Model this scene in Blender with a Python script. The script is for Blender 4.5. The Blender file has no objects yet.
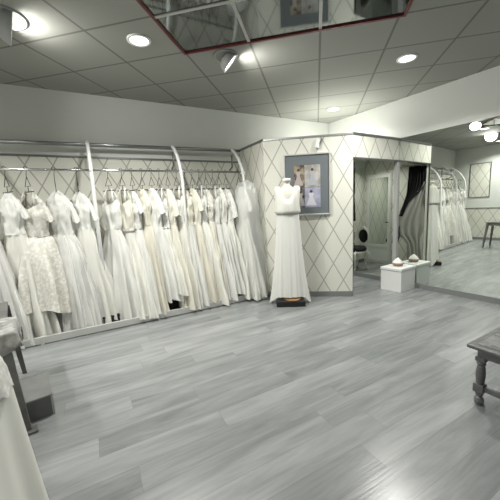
import bpy, bmesh, math, random
from mathutils import Vector, Matrix, noise
random.seed(7)
S = bpy.context.scene
COL = S.collection
PI = math.pi

# ------------------------------------------------------------------ camera
F, PITCH, ROLL, CAMH = 293.18, .1455, -.0468, 1.5
cd = bpy.data.cameras.new('camera'); cam = bpy.data.objects.new('camera', cd); COL.objects.link(cam)
cd.sensor_width = 36; cd.sensor_fit = 'HORIZONTAL'; cd.lens = 36 * F / 500; cd.clip_start = .05; cd.clip_end = 60
cp, sp = math.cos(PITCH), math.sin(PITCH)
fw = Vector((0, cp, -sp)); up = Vector((0, sp, cp)); rt = Vector((1, 0, 0))
cr, sr = math.cos(ROLL), math.sin(ROLL)
rt2 = rt * cr + up * sr; up2 = up * cr - rt * sr
cam.matrix_world = Matrix(((rt2.x, up2.x, -fw.x, 0), (rt2.y, up2.y, -fw.y, 0), (rt2.z, up2.z, -fw.z, CAMH), (0, 0, 0, 1)))
S.camera = cam

# ------------------------------------------------------------------ world, exposure
wd = bpy.data.worlds.new('world'); S.world = wd; wd.use_nodes = True
wd.node_tree.nodes['Background'].inputs[0].default_value = (.8, .85, .9, 1)
wd.node_tree.nodes['Background'].inputs[1].default_value = .2
S.view_settings.view_transform = 'Standard'; S.view_settings.look = 'None'
S.view_settings.gamma = 1; S.view_settings.use_curve_mapping = False
S.view_settings.exposure = -0.42
LAMP = 62.0          # watts of one recessed downlight
SPOTP = 34.0         # watts of a swivelling spotlight
LCOL = (1.0, .985, .93)

# ------------------------------------------------------------------ room frames
WA, WO, MA, MO, ZC, ZT = .4927, 4.872, -.9984, 5.0053, 3.158, 2.53
w = Vector((math.cos(WA), math.sin(WA), 0)); wn = Vector((math.sin(WA), -math.cos(WA), 0))
m = Vector((math.cos(MA), math.sin(MA), 0)); mN = Vector((-m.y, m.x, 0))
C = Vector((1.777, 6.484, 0))
UPV = Vector((0, 0, 1))
def W(s, off=0, z=0): return C + w * s + wn * off + UPV * z
def M(t, off=0, z=0): return C + m * t - mN * off + UPV * z     # along the mirror wall, off = into the room

# ------------------------------------------------------------------ materials
MATS = {}
def mat(name, col=(.8, .8, .8), rough=.6, metal=0, bump=None, var=None, sheen=0, emit=None, alpha=None, spec=.5, transl=0):
    if name in MATS: return MATS[name]
    M_ = bpy.data.materials.new(name); M_.use_nodes = True; MATS[name] = M_
    nt = M_.node_tree; b = nt.nodes['Principled BSDF']
    b.inputs['Base Color'].default_value = (*col, 1); b.inputs['Roughness'].default_value = rough
    b.inputs['Metallic'].default_value = metal; b.inputs['Specular IOR Level'].default_value = spec
    if sheen: b.inputs['Sheen Weight'].default_value = sheen
    if emit: b.inputs['Emission Color'].default_value = (*emit[0], 1); b.inputs['Emission Strength'].default_value = emit[1]
    tc = nt.nodes.new('ShaderNodeTexCoord')
    if var:   # (scale, amount)
        n = nt.nodes.new('ShaderNodeTexNoise'); n.inputs['Scale'].default_value = var[0]; n.inputs['Detail'].default_value = 4
        nt.links.new(tc.outputs['Object'], n.inputs['Vector'])
        r = nt.nodes.new('ShaderNodeValToRGB'); a = var[1]
        r.color_ramp.elements[0].position = .3; r.color_ramp.elements[1].position = .7
        r.color_ramp.elements[0].color = (*[c * (1 - a) for c in col], 1); r.color_ramp.elements[1].color = (*[min(1, c * (1 + a)) for c in col], 1)
        nt.links.new(n.outputs['Fac'], r.inputs[0]); nt.links.new(r.outputs[0], b.inputs['Base Color'])
    if bump:  # (scale, strength)
        n = nt.nodes.new('ShaderNodeTexNoise'); n.inputs['Scale'].default_value = bump[0]; n.inputs['Detail'].default_value = 5
        nt.links.new(tc.outputs['Object'], n.inputs['Vector'])
        bp = nt.nodes.new('ShaderNodeBump'); bp.inputs['Strength'].default_value = bump[1]; bp.inputs['Distance'].default_value = .01
        nt.links.new(n.outputs['Fac'], bp.inputs['Height']); nt.links.new(bp.outputs[0], b.inputs['Normal'])
    out = nt.nodes['Material Output']
    last = b.outputs[0]
    if transl:
        t = nt.nodes.new('ShaderNodeBsdfTranslucent'); t.inputs[0].default_value = (*col, 1)
        mx = nt.nodes.new('ShaderNodeMixShader'); mx.inputs[0].default_value = transl
        nt.links.new(last, mx.inputs[1]); nt.links.new(t.outputs[0], mx.inputs[2]); last = mx.outputs[0]
    if alpha is not None:
        t = nt.nodes.new('ShaderNodeBsdfTransparent')
        mx = nt.nodes.new('ShaderNodeMixShader'); mx.inputs[0].default_value = alpha
        nt.links.new(t.outputs[0], mx.inputs[1]); nt.links.new(last, mx.inputs[2]); last = mx.outputs[0]
    nt.links.new(last, out.inputs[0])
    return M_

def mathn(nt, op, a, b=None, c=None):
    n = nt.nodes.new('ShaderNodeMath'); n.operation = op
    for i, v in enumerate((a, b, c)):
        if v is None: continue
        if isinstance(v, (int, float)): n.inputs[i].default_value = v
        else: nt.links.new(v, n.inputs[i])
    return n.outputs[0]

def wallpaper():
    M_ = bpy.data.materials.new('diamond_wallpaper'); M_.use_nodes = True; nt = M_.node_tree; b = nt.nodes['Principled BSDF']
    uv = nt.nodes.new('ShaderNodeUVMap'); sx = nt.nodes.new('ShaderNodeSeparateXYZ'); nt.links.new(uv.outputs[0], sx.inputs[0])
    u = mathn(nt, 'DIVIDE', sx.outputs[0], .31); v = mathn(nt, 'DIVIDE', sx.outputs[1], .545)
    ds = []
    for op in ('ADD', 'SUBTRACT'):
        f_ = mathn(nt, 'FRACT', mathn(nt, op, u, v)); ds.append(mathn(nt, 'ABSOLUTE', mathn(nt, 'SUBTRACT', f_, .5)))
    d = mathn(nt, 'MINIMUM', ds[0], ds[1])
    r = nt.nodes.new('ShaderNodeValToRGB'); e = r.color_ramp.elements
    e[0].position = .018; e[0].color = (.40, .40, .36, 1); e[1].position = .040; e[1].color = (.74, .74, .665, 1)
    nt.links.new(d, r.inputs[0])
    no = nt.nodes.new('ShaderNodeTexNoise'); no.inputs['Scale'].default_value = 60; nt.links.new(uv.outputs[0], no.inputs['Vector'])
    mx = nt.nodes.new('ShaderNodeMixRGB'); mx.blend_type = 'MULTIPLY'; mx.inputs[0].default_value = .12
    nt.links.new(r.outputs[0], mx.inputs[1]); nt.links.new(no.outputs['Fac'], mx.inputs[2]); nt.links.new(mx.outputs[0], b.inputs['Base Color'])
    b.inputs['Roughness'].default_value = .65
    return M_

def floor_mat():
    M_ = bpy.data.materials.new('grey_laminate_planks'); M_.use_nodes = True; nt = M_.node_tree; b = nt.nodes['Principled BSDF']
    uv = nt.nodes.new('ShaderNodeUVMap')
    sx = nt.nodes.new('ShaderNodeSeparateXYZ'); nt.links.new(uv.outputs[0], sx.inputs[0])
    wnz = nt.nodes.new('ShaderNodeTexWhiteNoise'); wnz.noise_dimensions = '1D'
    nt.links.new(mathn(nt, 'FLOOR', mathn(nt, 'DIVIDE', sx.outputs[1], .19)), wnz.inputs['W'])
    cx = nt.nodes.new('ShaderNodeCombineXYZ'); nt.links.new(mathn(nt, 'ADD', sx.outputs[0], mathn(nt, 'MULTIPLY', wnz.outputs['Value'], 1.5)), cx.inputs[0]); nt.links.new(sx.outputs[1], cx.inputs[1])
    br = nt.nodes.new('ShaderNodeTexBrick'); nt.links.new(cx.outputs[0], br.inputs['Vector'])
    br.inputs['Scale'].default_value = 1; br.inputs['Brick Width'].default_value = 1.5; br.inputs['Row Height'].default_value = .19
    br.inputs['Mortar Size'].default_value = .0012; br.inputs['Mortar Smooth'].default_value = .3; br.offset = 0
    br.inputs['Color1'].default_value = (0, 0, 0, 1); br.inputs['Color2'].default_value = (1, 1, 1, 1); br.inputs['Mortar'].default_value = (.25, .25, .25, 1)
    br.inputs['Bias'].default_value = 0
    mp = nt.nodes.new('ShaderNodeMapping'); mp.inputs['Scale'].default_value = (1.0, 7, 1); nt.links.new(uv.outputs[0], mp.inputs[0])
    # shift the grain plank by plank
    ad = nt.nodes.new('ShaderNodeVectorMath'); ad.operation = 'MULTIPLY_ADD'
    nt.links.new(br.outputs['Color'], ad.inputs[0]); ad.inputs[1].default_value = (7, 7, 7); nt.links.new(mp.outputs[0], ad.inputs[2])
    n1 = nt.nodes.new('ShaderNodeTexNoise'); n1.inputs['Scale'].default_value = 1.3; n1.inputs['Detail'].default_value = 6; n1.inputs['Roughness'].default_value = .6; n1.inputs['Distortion'].default_value = .6
    nt.links.new(ad.outputs[0], n1.inputs['Vector'])
    mp2 = nt.nodes.new('ShaderNodeMapping'); mp2.inputs['Scale'].default_value = (3, 60, 1); nt.links.new(uv.outputs[0], mp2.inputs[0])
    n2 = nt.nodes.new('ShaderNodeTexNoise'); n2.inputs['Scale'].default_value = 1; n2.inputs['Detail'].default_value = 3; nt.links.new(mp2.outputs[0], n2.inputs['Vector'])
    s = mathn(nt, 'MULTIPLY', br.outputs['Color'], .20)
    s = mathn(nt, 'ADD', s, mathn(nt, 'MULTIPLY', n1.outputs['Fac'], .85)); s = mathn(nt, 'ADD', s, mathn(nt, 'MULTIPLY', n2.outputs['Fac'], .18))
    r = nt.nodes.new('ShaderNodeValToRGB'); e = r.color_ramp.elements
    e[0].position = .38; e[0].color = (.145, .156, .157, 1); e[1].position = .92; e[1].color = (.345, .36, .36, 1)
    nt.links.new(s, r.inputs[0])
    mx = nt.nodes.new('ShaderNodeMixRGB'); mx.blend_type = 'MIX'; mx.inputs[2].default_value = (.12, .13, .13, 1)
    nt.links.new(mathn(nt, 'MULTIPLY', br.outputs['Fac'], .6), mx.inputs[0]); nt.links.new(r.outputs[0], mx.inputs[1]); nt.links.new(mx.outputs[0], b.inputs['Base Color'])
    b.inputs['Roughness'].default_value = .27; b.inputs['Specular IOR Level'].default_value = .55
    bp = nt.nodes.new('ShaderNodeBump'); bp.inputs['Strength'].default_value = .12; bp.inputs['Distance'].default_value = .004
    nt.links.new(n2.outputs['Fac'], bp.inputs['Height']); nt.links.new(bp.outputs[0], b.inputs['Normal'])
    return M_

U0, V0, DU, DV = .06, 3.17, .70, .622
def ceiling_mat():
    M_ = bpy.data.materials.new('ceiling_tiles'); M_.use_nodes = True; nt = M_.node_tree; b = nt.nodes['Principled BSDF']
    uv = nt.nodes.new('ShaderNodeUVMap'); sx = nt.nodes.new('ShaderNodeSeparateXYZ'); nt.links.new(uv.outputs[0], sx.inputs[0])
    ds = []
    for o, off, st in ((0, U0, DU), (1, V0, DV)):
        f_ = mathn(nt, 'FRACT', mathn(nt, 'ADD', mathn(nt, 'DIVIDE', mathn(nt, 'SUBTRACT', sx.outputs[o], off), st), .5))
        ds.append(mathn(nt, 'MULTIPLY', mathn(nt, 'ABSOLUTE', mathn(nt, 'SUBTRACT', f_, .5)), st))
    d = mathn(nt, 'MINIMUM', ds[0], ds[1])
    r = nt.nodes.new('ShaderNodeValToRGB'); e = r.color_ramp.elements
    e[0].position = .008; e[0].color = (.17, .175, .155, 1); e[1].position = .014; e[1].color = (.335, .34, .31, 1)
    nt.links.new(d, r.inputs[0])
    no = nt.nodes.new('ShaderNodeTexNoise'); no.inputs['Scale'].default_value = 90; no.inputs['Detail'].default_value = 3; nt.links.new(uv.outputs[0], no.inputs['Vector'])
    mx = nt.nodes.new('ShaderNodeMixRGB'); mx.blend_type = 'MULTIPLY'; mx.inputs[0].default_value = .15
    nt.links.new(r.outputs[0], mx.inputs[1]); nt.links.new(no.outputs['Fac'], mx.inputs[2]); nt.links.new(mx.outputs[0], b.inputs['Base Color'])
    b.inputs['Roughness'].default_value = .8
    bp = nt.nodes.new('ShaderNodeBump'); bp.inputs['Strength'].default_value = .1; bp.inputs['Distance'].default_value = .003
    nt.links.new(no.outputs['Fac'], bp.inputs['Height']); nt.links.new(bp.outputs[0], b.inputs['Normal'])
    return M_

def lace_mat(name, col, dark, scale=26):
    M_ = bpy.data.materials.new(name); M_.use_nodes = True; nt = M_.node_tree; b = nt.nodes['Principled BSDF']; MATS[name] = M_
    tc = nt.nodes.new('ShaderNodeTexCoord')
    vo = nt.nodes.new('ShaderNodeTexVoronoi'); vo.feature = 'SMOOTH_F1'; vo.inputs['Scale'].default_value = scale; nt.links.new(tc.outputs['Object'], vo.inputs['Vector'])
    no = nt.nodes.new('ShaderNodeTexNoise'); no.inputs['Scale'].default_value = scale * 1.6; no.inputs['Detail'].default_value = 4; nt.links.new(tc.outputs['Object'], no.inputs['Vector'])
    s = mathn(nt, 'ADD', mathn(nt, 'MULTIPLY', vo.outputs['Distance'], .8), mathn(nt, 'MULTIPLY', no.outputs['Fac'], .6))
    r = nt.nodes.new('ShaderNodeValToRGB'); e = r.color_ramp.elements
    e[0].position = .48; e[0].color = (*col, 1); e[1].position = .72; e[1].color = (*dark, 1)
    nt.links.new(s, r.inputs[0]); nt.links.new(r.outputs[0], b.inputs['Base Color']); b.inputs['Roughness'].default_value = .7
    bp = nt.nodes.new('ShaderNodeBump'); bp.inputs['Strength'].default_value = .5; bp.inputs['Distance'].default_value = .006; bp.invert = True
    nt.links.new(s, bp.inputs['Height']); nt.links.new(bp.outputs[0], b.inputs['Normal'])
    return M_

WALLP = wallpaper(); FLOORM = floor_mat(); CEILM = ceiling_mat()
PAINT = mat('white_wall_paint', (.68, .695, .665), .7, bump=(40, .05), var=(1.3, .02))
GREYMETAL = mat('brushed_grey_metal', (.24, .25, .25), .35, .7)
CHROME = mat('chrome_tube', (.55, .56, .56), .18, 1)
WHITEMETAL = mat('white_enamelled_metal', (.80, .81, .80), .35)
BASEM = mat('grey_baseboard', (.20, .21, .205), .5)
MIRR = mat('silvered_mirror', (.80, .84, .80), .0, 1)
CMIRR = mat('smoked_ceiling_mirror', (.22, .24, .235), .05, .9, bump=(3, .05))
RED = mat('dark_red_trim', (.13, .012, .014), .4)
BLACK = mat('black_cloth', (.006, .006, .007), .85, var=(8, .4))
BLACKP = mat('black_plastic', (.012, .012, .013), .4)
WIRE = mat('dark_hanger_wire', (.035, .035, .035), .35, .6)
SATIN = mat('white_satin', (.86, .86, .80), .45, sheen=.3, bump=(6, .25), transl=.12)
WHITE = mat('white_chiffon', (.88, .885, .85), .75, sheen=.4, bump=(30, .15), transl=.2)
IVORY = mat('ivory_crepe', (.84, .82, .72), .7, sheen=.3, bump=(14, .2), transl=.15)
CHAMP = mat('champagne_satin', (.80, .775, .67), .5, sheen=.3, bump=(8, .2), transl=.12)
LACE = lace_mat('ivory_lace', (.80, .79, .74), (.64, .63, .57), 30)
LACEW = lace_mat('white_lace', (.84, .84, .81), (.70, .70, .67), 40)
TULLE = mat('sheer_white_tulle', (.84, .84, .82), .8, sheen=.5, alpha=.62, var=(12, .05))
PLASTIC = mat('clear_garment_plastic', (.9, .92, .9), .15, alpha=.34, bump=(9, .9), spec=.9)
SASH = mat('silver_grey_sash', (.45, .45, .42), .35, .2)
DOORW = mat('white_lacquered_door', (.70, .715, .68), .4)
CUBEW = mat('white_laminate', (.72, .73, .72), .4)
GREYWOOD = mat('grey_painted_wood', (.12, .12, .113), .6, var=(9, .25), bump=(25, .3))
BENCHW = mat('silvery_grey_carved_wood', (.135, .138, .138), .38, .15, var=(14, .25), bump=(30, .5))
GLOW = mat('lit_lamp_lens', (1, 1, 1), .5, emit=((1, .985, .94), 9))

# ------------------------------------------------------------------ mesh helpers
class MB:
    def __init__(s): s.v = []; s.f = []; s.uv = []
    def quad(s, a, b, c, d, uv=None):
        i = len(s.v); s.v += [tuple(a), tuple(b), tuple(c), tuple(d)]; s.f.append((i, i + 1, i + 2, i + 3)); s.uv.append(uv); return s
    def box(s, o, ax, ay, az):   # origin corner and three edge vectors
        o = Vector(o); ax = Vector(ax); ay = Vector(ay); az = Vector(az); i = len(s.v)
        if ax.cross(ay).dot(az) < 0: ax, ay = ay, ax
        for k in range(8): s.v.append(tuple(o + ax * (k & 1) + ay * (k >> 1 & 1) + az * (k >> 2 & 1)))
        for q in ((0, 2, 3, 1), (4, 5, 7, 6), (0, 1, 5, 4), (2, 6, 7, 3), (0, 4, 6, 2), (1, 3, 7, 5)):
            s.f.append(tuple(i + k for k in q)); s.uv.append(None)
        return s
    def cbox(s, c, sx, sy, sz, rz=0):   # centred in x, y; base at c.z
        ca, sa = math.cos(rz), math.sin(rz); ax = Vector((ca, sa, 0)) * sx; ay = Vector((-sa, ca, 0)) * sy
        return s.box(Vector(c) - ax / 2 - ay / 2, ax, ay, UPV * sz)
    def loft(s, rings, closed=True, caps=True):
        i0 = len(s.v); n = len(rings[0])
        for r in rings: s.v += [tuple(p) for p in r]
        for k in range(len(rings) - 1):
            for j in range(n if closed else n - 1):
                a = i0 + k * n + j; b_ = i0 + k * n + (j + 1) % n
                s.f.append((a, b_, b_ + n, a + n)); s.uv.append(None)
        if caps and closed:
            s.f.append(tuple(i0 + j for j in reversed(range(n)))); s.uv.append(None)
            s.f.append(tuple(i0 + (len(rings) - 1) * n + j for j in range(n))); s.uv.append(None)
        return s
    def tube(s, pts, r, n=8, caps=True):
        pts = [Vector(p) for p in pts]; rs = r if isinstance(r, (list, tuple)) else [r] * len(pts); rings = []
        ref = None
        for k, p in enumerate(pts):
            d = (pts[min(k + 1, len(pts) - 1)] - pts[max(k - 1, 0)]).normalized()
            if ref is None: ref = d.orthogonal().normalized()
            ref = (ref - d * ref.dot(d)); ref = ref.normalized() if ref.length > 1e-6 else d.orthogonal().normalized()
            b_ = d.cross(ref)
            rings.append([p + (ref * math.cos(2 * PI * j / n) + b_ * math.sin(2 * PI * j / n)) * rs[k] for j in range(n)])
        return s.loft(rings, True, caps)
    def lathe(s, c, prof, n=24, axis=None, caps=True):   # prof: (radius, height)
        c = Vector(c); ax = (Vector(axis) if axis else UPV).normalized(); e1 = ax.orthogonal().normalized(); e2 = ax.cross(e1)
        return s.loft([[c + ax * h + (e1 * math.cos(2 * PI * j / n) + e2 * math.sin(2 * PI * j / n)) * max(r, 1e-4) for j in range(n)] for r, h in prof], True, caps)
    def build(s, name, m_, parent=None, smooth=False, bevel=0, solid=0):
        me = bpy.data.meshes.new(name); me.from_pydata(s.v, [], s.f)
        if any(s.uv):
            l = me.uv_layers.new(name='UVMap'); k = 0
            for fi, f_ in enumerate(s.f):
                for j in range(len(f_)):
                    if s.uv[fi]: l.data[k].uv = s.uv[fi][j]
                    k += 1
        me.materials.append(m_)
        if smooth:
            for p in me.polygons: p.use_smooth = True
        me.update(); o = bpy.data.objects.new(name, me); COL.objects.link(o)
        if parent:
            o.parent = parent
        if solid: md = o.modifiers.new('thickness', 'SOLIDIFY'); md.thickness = solid; md.offset = 0
        if bevel: md = o.modifiers.new('bevel', 'BEVEL'); md.width = bevel; md.segments = 2; md.limit_method = 'ANGLE'
        return o

def tag(o, label, cat, group=None):
    o['label'] = label; o['category'] = cat
    if group: o['group'] = group
    return o
def thing(name, label, cat, loc=(0, 0, 0), rz=0, group=None):
    o = bpy.data.objects.new(name, None); COL.objects.link(o); o.empty_display_size = .1
    o.location = loc; o.rotation_euler = (0, 0, rz)
    return tag(o, label, cat, group)
def struct(o): o['kind'] = 'structure'; return o
def localise(mb, root):   # points given in world space, part parented to root
    mi = (Matrix.Translation(root.location) @ root.rotation_euler.to_matrix().to_4x4()).inverted()
    mb.v = [tuple(mi @ Vector(p)) for p in mb.v]; return mb

# ------------------------------------------------------------------ the setting
Cs = W(-7.314); CE = Cs + wn * 7.6; D = C + m * 8.0
room = [Cs, C, D, CE]
def fuv(p): return ((p - C).dot(w) + .3, (p - C).dot(wn) + .07)
GA = -.2266
def cuv(p): return (p.x * math.cos(GA) + p.y * math.sin(GA), -p.x * math.sin(GA) + p.y * math.cos(GA))
struct(MB().quad(*[room[k] for k in (0, 3, 2, 1)], uv=[fuv(room[k]) for k in (0, 3, 2, 1)]).build('floor', FLOORM))
cz = UPV * ZC
struct(MB().quad(*[p + cz for p in room], uv=[cuv(p) for p in room]).build('ceiling', CEILM))

def wallquad(mb, a, b, z0, z1, u0=0):
    a = Vector(a); b = Vector(b); L = (b - a).length
    mb.quad(a + UPV * z0, b + UPV * z0, b + UPV * z1, a + UPV * z1, uv=[(u0, z0), (u0 + L, z0), (u0 + L, z1), (u0, z1)])
def slab(a, b, z0, z1, th, nrm):   # a box standing on the line a-b, thickness along nrm
    a = Vector(a); b = Vector(b); return MB().box(a + UPV * z0, b - a, Vector(nrm) * th, UPV * (z1 - z0))

ZW = 2.305    # top of the wallpaper on the rack wall
mb = MB(); wallquad(mb, W(-7.314), W(0), 0, ZW); struct(mb.build('wall_left', WALLP))
mb = MB(); wallquad(mb, W(-7.314), W(0), ZW, ZC); struct(mb.build('wall_left_upper', PAINT))
struct(slab(W(-7.314), W(-1.52), ZW - .012, ZW + .012, .014, wn).build('trim_1', GREYMETAL))
mb = MB(); wallquad(mb, M(0), M(8), 0, ZC); struct(mb.build('wall_right', PAINT))
mb = MB(); wallquad(mb, CE, Cs, 1.09, ZC); struct(mb.build('wall_end_upper', PAINT))
mb = MB(); wallquad(mb, CE, Cs, 0, 1.09, .1); struct(mb.build('wall_end', WALLP))
mb = MB(); wallquad(mb, D, CE, 0, ZC); struct(mb.build('wall_back', PAINT))
struct(slab(Cs, CE, 1.08, 1.105, .014, w).build('trim_2', GREYMETAL))
struct(slab(Cs + w * .001, CE, 0, .08, .014, w).build('baseboard_end', BASEM))
struct(slab(W(-7.29, .001), W(-1.52, .001), 0, .08, .014, wn).build('baseboard_left', BASEM))
struct(slab(M(.03), M(8), 0, .085, .02, -mN).build('baseboard_right', BASEM))
# framed wallpaper panel on the end wall
a0 = Cs + wn * .46; a1 = Cs + wn * 1.06
pn = thing('wall_panel', 'framed rectangle of diamond wallpaper with thin grey border, seen in the wall mirror on the far white wall', 'wall panel', a0 + w * .0 + UPV * 1.47, 0)
mb = MB(); wallquad(mb, a1 + w * .008, a0 + w * .008, 1.47, 2.62); localise(mb, pn).build('panel_face', WALLP, pn)
fr = MB()
for z in (1.46, 2.60): fr.box(a0 + UPV * z, a1 - a0, w * .018, UPV * .025)
for p in (a0, a1 - wn * .025): fr.box(p + UPV * 1.485, wn * .025, w * .018, UPV * 1.115)
localise(fr, pn).build('panel_border', GREYMETAL, pn)

# fitting-room partition
R_ = Vector((1.62, 4.57, 0)); L_ = Vector((.281, 4.75, 0)); Wl = W(-2.12, 0); Mh = Vector((2.622, 5.168, 0)); TH = .07
Mh = Mh - mN * (Mh.dot(mN) - MO + .012)
ZP = 2.5; ZOP = 2.175; SWX = -1.9
def panel(name, a, b, z0, z1, u0=0, paper=WALLP):
    a = Vector(a); b = Vector(b); d = (b - a).normalized(); nb = Vector((-d.y, d.x, 0))   # away from the room
    L = (b - a).length; mb = MB()
    A, B = a + nb * TH, b + nb * TH
    wallquad(mb, a, b, z0, z1, u0); wallquad(mb, B, A, z0, z1, u0 + .1)
    mb.quad(b + UPV * z0, B + UPV * z0, B + UPV * z1, b + UPV * z1); mb.quad(A + UPV * z0, a + UPV * z0, a + UPV * z1, A + UPV * z1)
    mb.quad(a + UPV * z1, b + UPV * z1, B + UPV * z1, A + UPV * z1); mb.quad(A + UPV * z0, B + UPV * z0, b + UPV * z0, a + UPV * z0)
    return mb.build(name, paper)
struct(panel('wall_fitting_front', L_, R_, 0, ZP, .03))
struct(panel('wall_fitting_side', Wl, L_, 0, ZP, .2))
struct(panel('wall_fitting_header', R_ + (Mh - R_) * .003, Mh, ZOP, ZP, .1))
def trim(name, a, b, z, h=.035, off=.012, mt=GREYMETAL):
    a = Vector(a); b = Vector(b); d = (b - a).normalized(); nf = Vector((d.y, -d.x, 0))
    struct(MB().box(a + nf * off + UPV * z, b - a, -nf * (TH + 2 * off), UPV * h).build(name, mt))
trim('trim_3', L_, R_, ZP, .028, mt=mat('pale_metal_trim', (.42, .43, .42), .35, .5)); trim('trim_4', Wl, L_, ZP); trim('trim_5', R_, Mh, ZP)
trim('trim_6', R_, Mh, ZOP - .022, .022)
struct(slab(L_, R_, .002, .085, .012, (Vector(((R_ - L_).y, -(R_ - L_).x, 0))).normalized()).build('baseboard_front', BASEM))
struct(slab(Wl + wn * .02, L_, .002, .085, .012, (Vector(((L_ - Wl).y, -(L_ - Wl).x, 0))).normalized()).build('baseboard_side', BASEM))
dR = (Mh - R_).normalized(); nR = Vector((-dR.y, dR.x, 0))
struct(MB().box(R_ - dR * .0 + nR * .002, dR * .018, nR * .07, UPV * ZOP).build('trim_7', GREYMETAL))
# white jamb against the mirror
struct(MB().box(Mh - dR * .034 , dR * .034, nR * .06, UPV * (ZOP - .023)).build('trim_8', mat('pale_grey_jamb', (.45, .46, .45), .5)))
lid = MB(); q_ = [W(SWX, 0), M(.02, .012), Mh + nR * .02, R_ + nR * .02, L_ + Vector((.14, .02, 0))]  # unseen lid added over the fitting room to keep its interior dim
lid.v = [tuple(p + UPV * (ZP - .03)) for p in q_] + [tuple(p + UPV * (ZP - .005)) for p in q_]
n_ = len(q_); lid.f = [tuple(range(n_)), tuple(reversed(range(n_, 2 * n_)))] + [(k, k + n_, (k + 1) % n_ + n_, (k + 1) % n_) for k in range(n_)]; lid.uv = [None] * len(lid.f)
struct(lid.build('shading_lid_fitting', PAINT))
# side wall inside the fitting room, with the door
SW = -1.42
F0 = W(SW, 0); F1 = W(SW, 1.185)
mb = MB(); wallquad(mb, F1, F0, 0, ZP, .15); wallquad(mb, F0 - w * .06, F1 - w * .06, 0, ZP); mb.quad(F0 - w*.06 + UPV*ZP, F1 - w*.06 + UPV*ZP, F1 + UPV*ZP, F0 + UPV*ZP)
struct(mb.build('wall_fitting_inner', WALLP))
dr = thing('door_1', 'x', 'door', W(SW, .08)); del dr['label']; del dr['category']; struct(dr)
dp = MB(); dw = .60
dp.box(W(SW + .004, .08), wn * dw, w * .03, UPV * 2.12)
d_ = localise(dp, dr).build('door_leaf', DOORW, dr, bevel=.004)
fr = MB()
for o0, o1, z0, z1 in ((.10, .15, .06, 2.08), (.61, .66, .06, 2.08), (.15, .61, 2.03, 2.08), (.15, .61, .40, .47), (.15, .61, .06, .10)):
    fr.box(W(SW + .034, o0, z0), wn * (o1 - o0), w * .014, UPV * (z1 - z0))
localise(fr, dr).build('door_moulding', DOORW, dr, bevel=.003)
localise(MB().box(W(SW + .034, .15, .47), wn * .46, w * .004, UPV * 1.56), dr).build('door_mirror', MIRR, dr)
localise(MB().tube([W(SW + .045, .635, 1.0), W(SW + .085, .635, 1.0), W(SW + .085, .57, 1.0)], .009), dr).build('door_handle', BLACKP, dr, smooth=True)
dark = slab(F0 + w * .001, F0 + w * (-SW - .02) , 0, .08, .012, wn); struct(dark.build('baseboard_fitting', BASEM))

# the mirror wall
mr = MB().box(M(.05, .001, .085), m * 7.9, -mN * .008, UPV * (ZT - .085)).build('wall_mirror', MIRR)
tag(mr, 'huge frameless wall mirror right of the fitting room, reflecting dresses and floor', 'mirror')

# ceiling mirror inset with red edge
ga, gb = Vector((math.cos(GA), math.sin(GA), 0)), Vector((-math.sin(GA), math.cos(GA), 0))
def CV(u, v, z=0): return ga * u + gb * v + UPV * (ZC + z)
cm = thing('ceiling_mirror', 'dark mirrored ceiling inset with pale bars and a dark red edge', 'ceiling mirror', CV(U0 - 2 * DU, V0 - 3 * DV, -.01))
u0, u1, v0, v1 = U0 - 2 * DU, U0 + DU + .04, V0 - 3 * DV, V0
localise(MB().box(CV(u0, v0, -.008), ga * (u1 - u0), gb * (v1 - v0), UPV * .007), cm).build('mirror_sheet', CMIRR, cm)
t_ = MB()
for a, b, c_, e in ((u0 - .012, u1 + .012, v0 - .012, v0 + .012), (u0 - .012, u1 + .012, v1 - .012, v1 + .012), (u0 - .012, u0 + .012, v0 + .012, v1 - .012), (u1 - .012, u1 + .012, v0 + .012, v1 - .012)):
    t_.box(CV(a, c_, -.022), ga * (b - a), gb * (e - c_), UPV * .021)
localise(t_, cm).build('red_edge', RED, cm)
barm = mat('pale_grid_bar', (.5, .51, .48), .5)
for k in range(1, 3): localise(MB().box(CV(U0 - 2 * DU + DU * k - .014, v0 + .012, -.016), ga * .028, gb * (v1 - v0 - .024), UPV * .0078), cm).build('grid_bar', barm, cm)
for k in (1, 2): localise(MB().box(CV(u0 + .012, V0 - DV * k - .014, -.0165), ga * (u1 - u0 - .024), gb * .028, UPV * .0078), cm).build('grid_bar', barm, cm)

# ------------------------------------------------------------------ lamps
def area(name, loc, power, size, d=(0, 0, -1), spread=PI * .78, parent=None):
    ld = bpy.data.lights.new(name, 'AREA'); ld.shape = 'DISK'; ld.size = size; ld.energy = power; ld.color = LCOL; ld.spread = spread
    o = bpy.data.objects.new(name, ld); COL.objects.link(o); o.location = loc; o.rotation_euler = Vector(d).to_track_quat('-Z', 'Y').to_euler(); return o
def downlight(x, y, label, p=LAMP):
    t = thing('recessed_downlight', label, 'ceiling light', (x, y, ZC), 0, 'recessed ceiling downlights')
    MB().lathe((0, 0, 0), [(.085, -.004), (.088, -.012), (.112, -.010), (.115, 0), (.1, .001)], 28, caps=False).build('trim_ring', WHITEMETAL, t, smooth=True)
    MB().lathe((0, 0, -.006), [(.001, -.004), (.05, -.003), (.086, 0)], 28, caps=False).build('lens', GLOW, t, smooth=True)
    o = area('lamp', (0, 0, -.025), p, .16); o.parent = t
    return t
downlight(-.985, 3.13, 'round recessed downlight left of the red-edged ceiling mirror, over the racks', LAMP * 1.15)
downlight(1.964, 3.752, 'round recessed downlight right of the ceiling mirror, above the wall mirror')
downlight(1.60, 5.52, 'small far recessed downlight above the fitting room corner', LAMP * .6)
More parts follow.
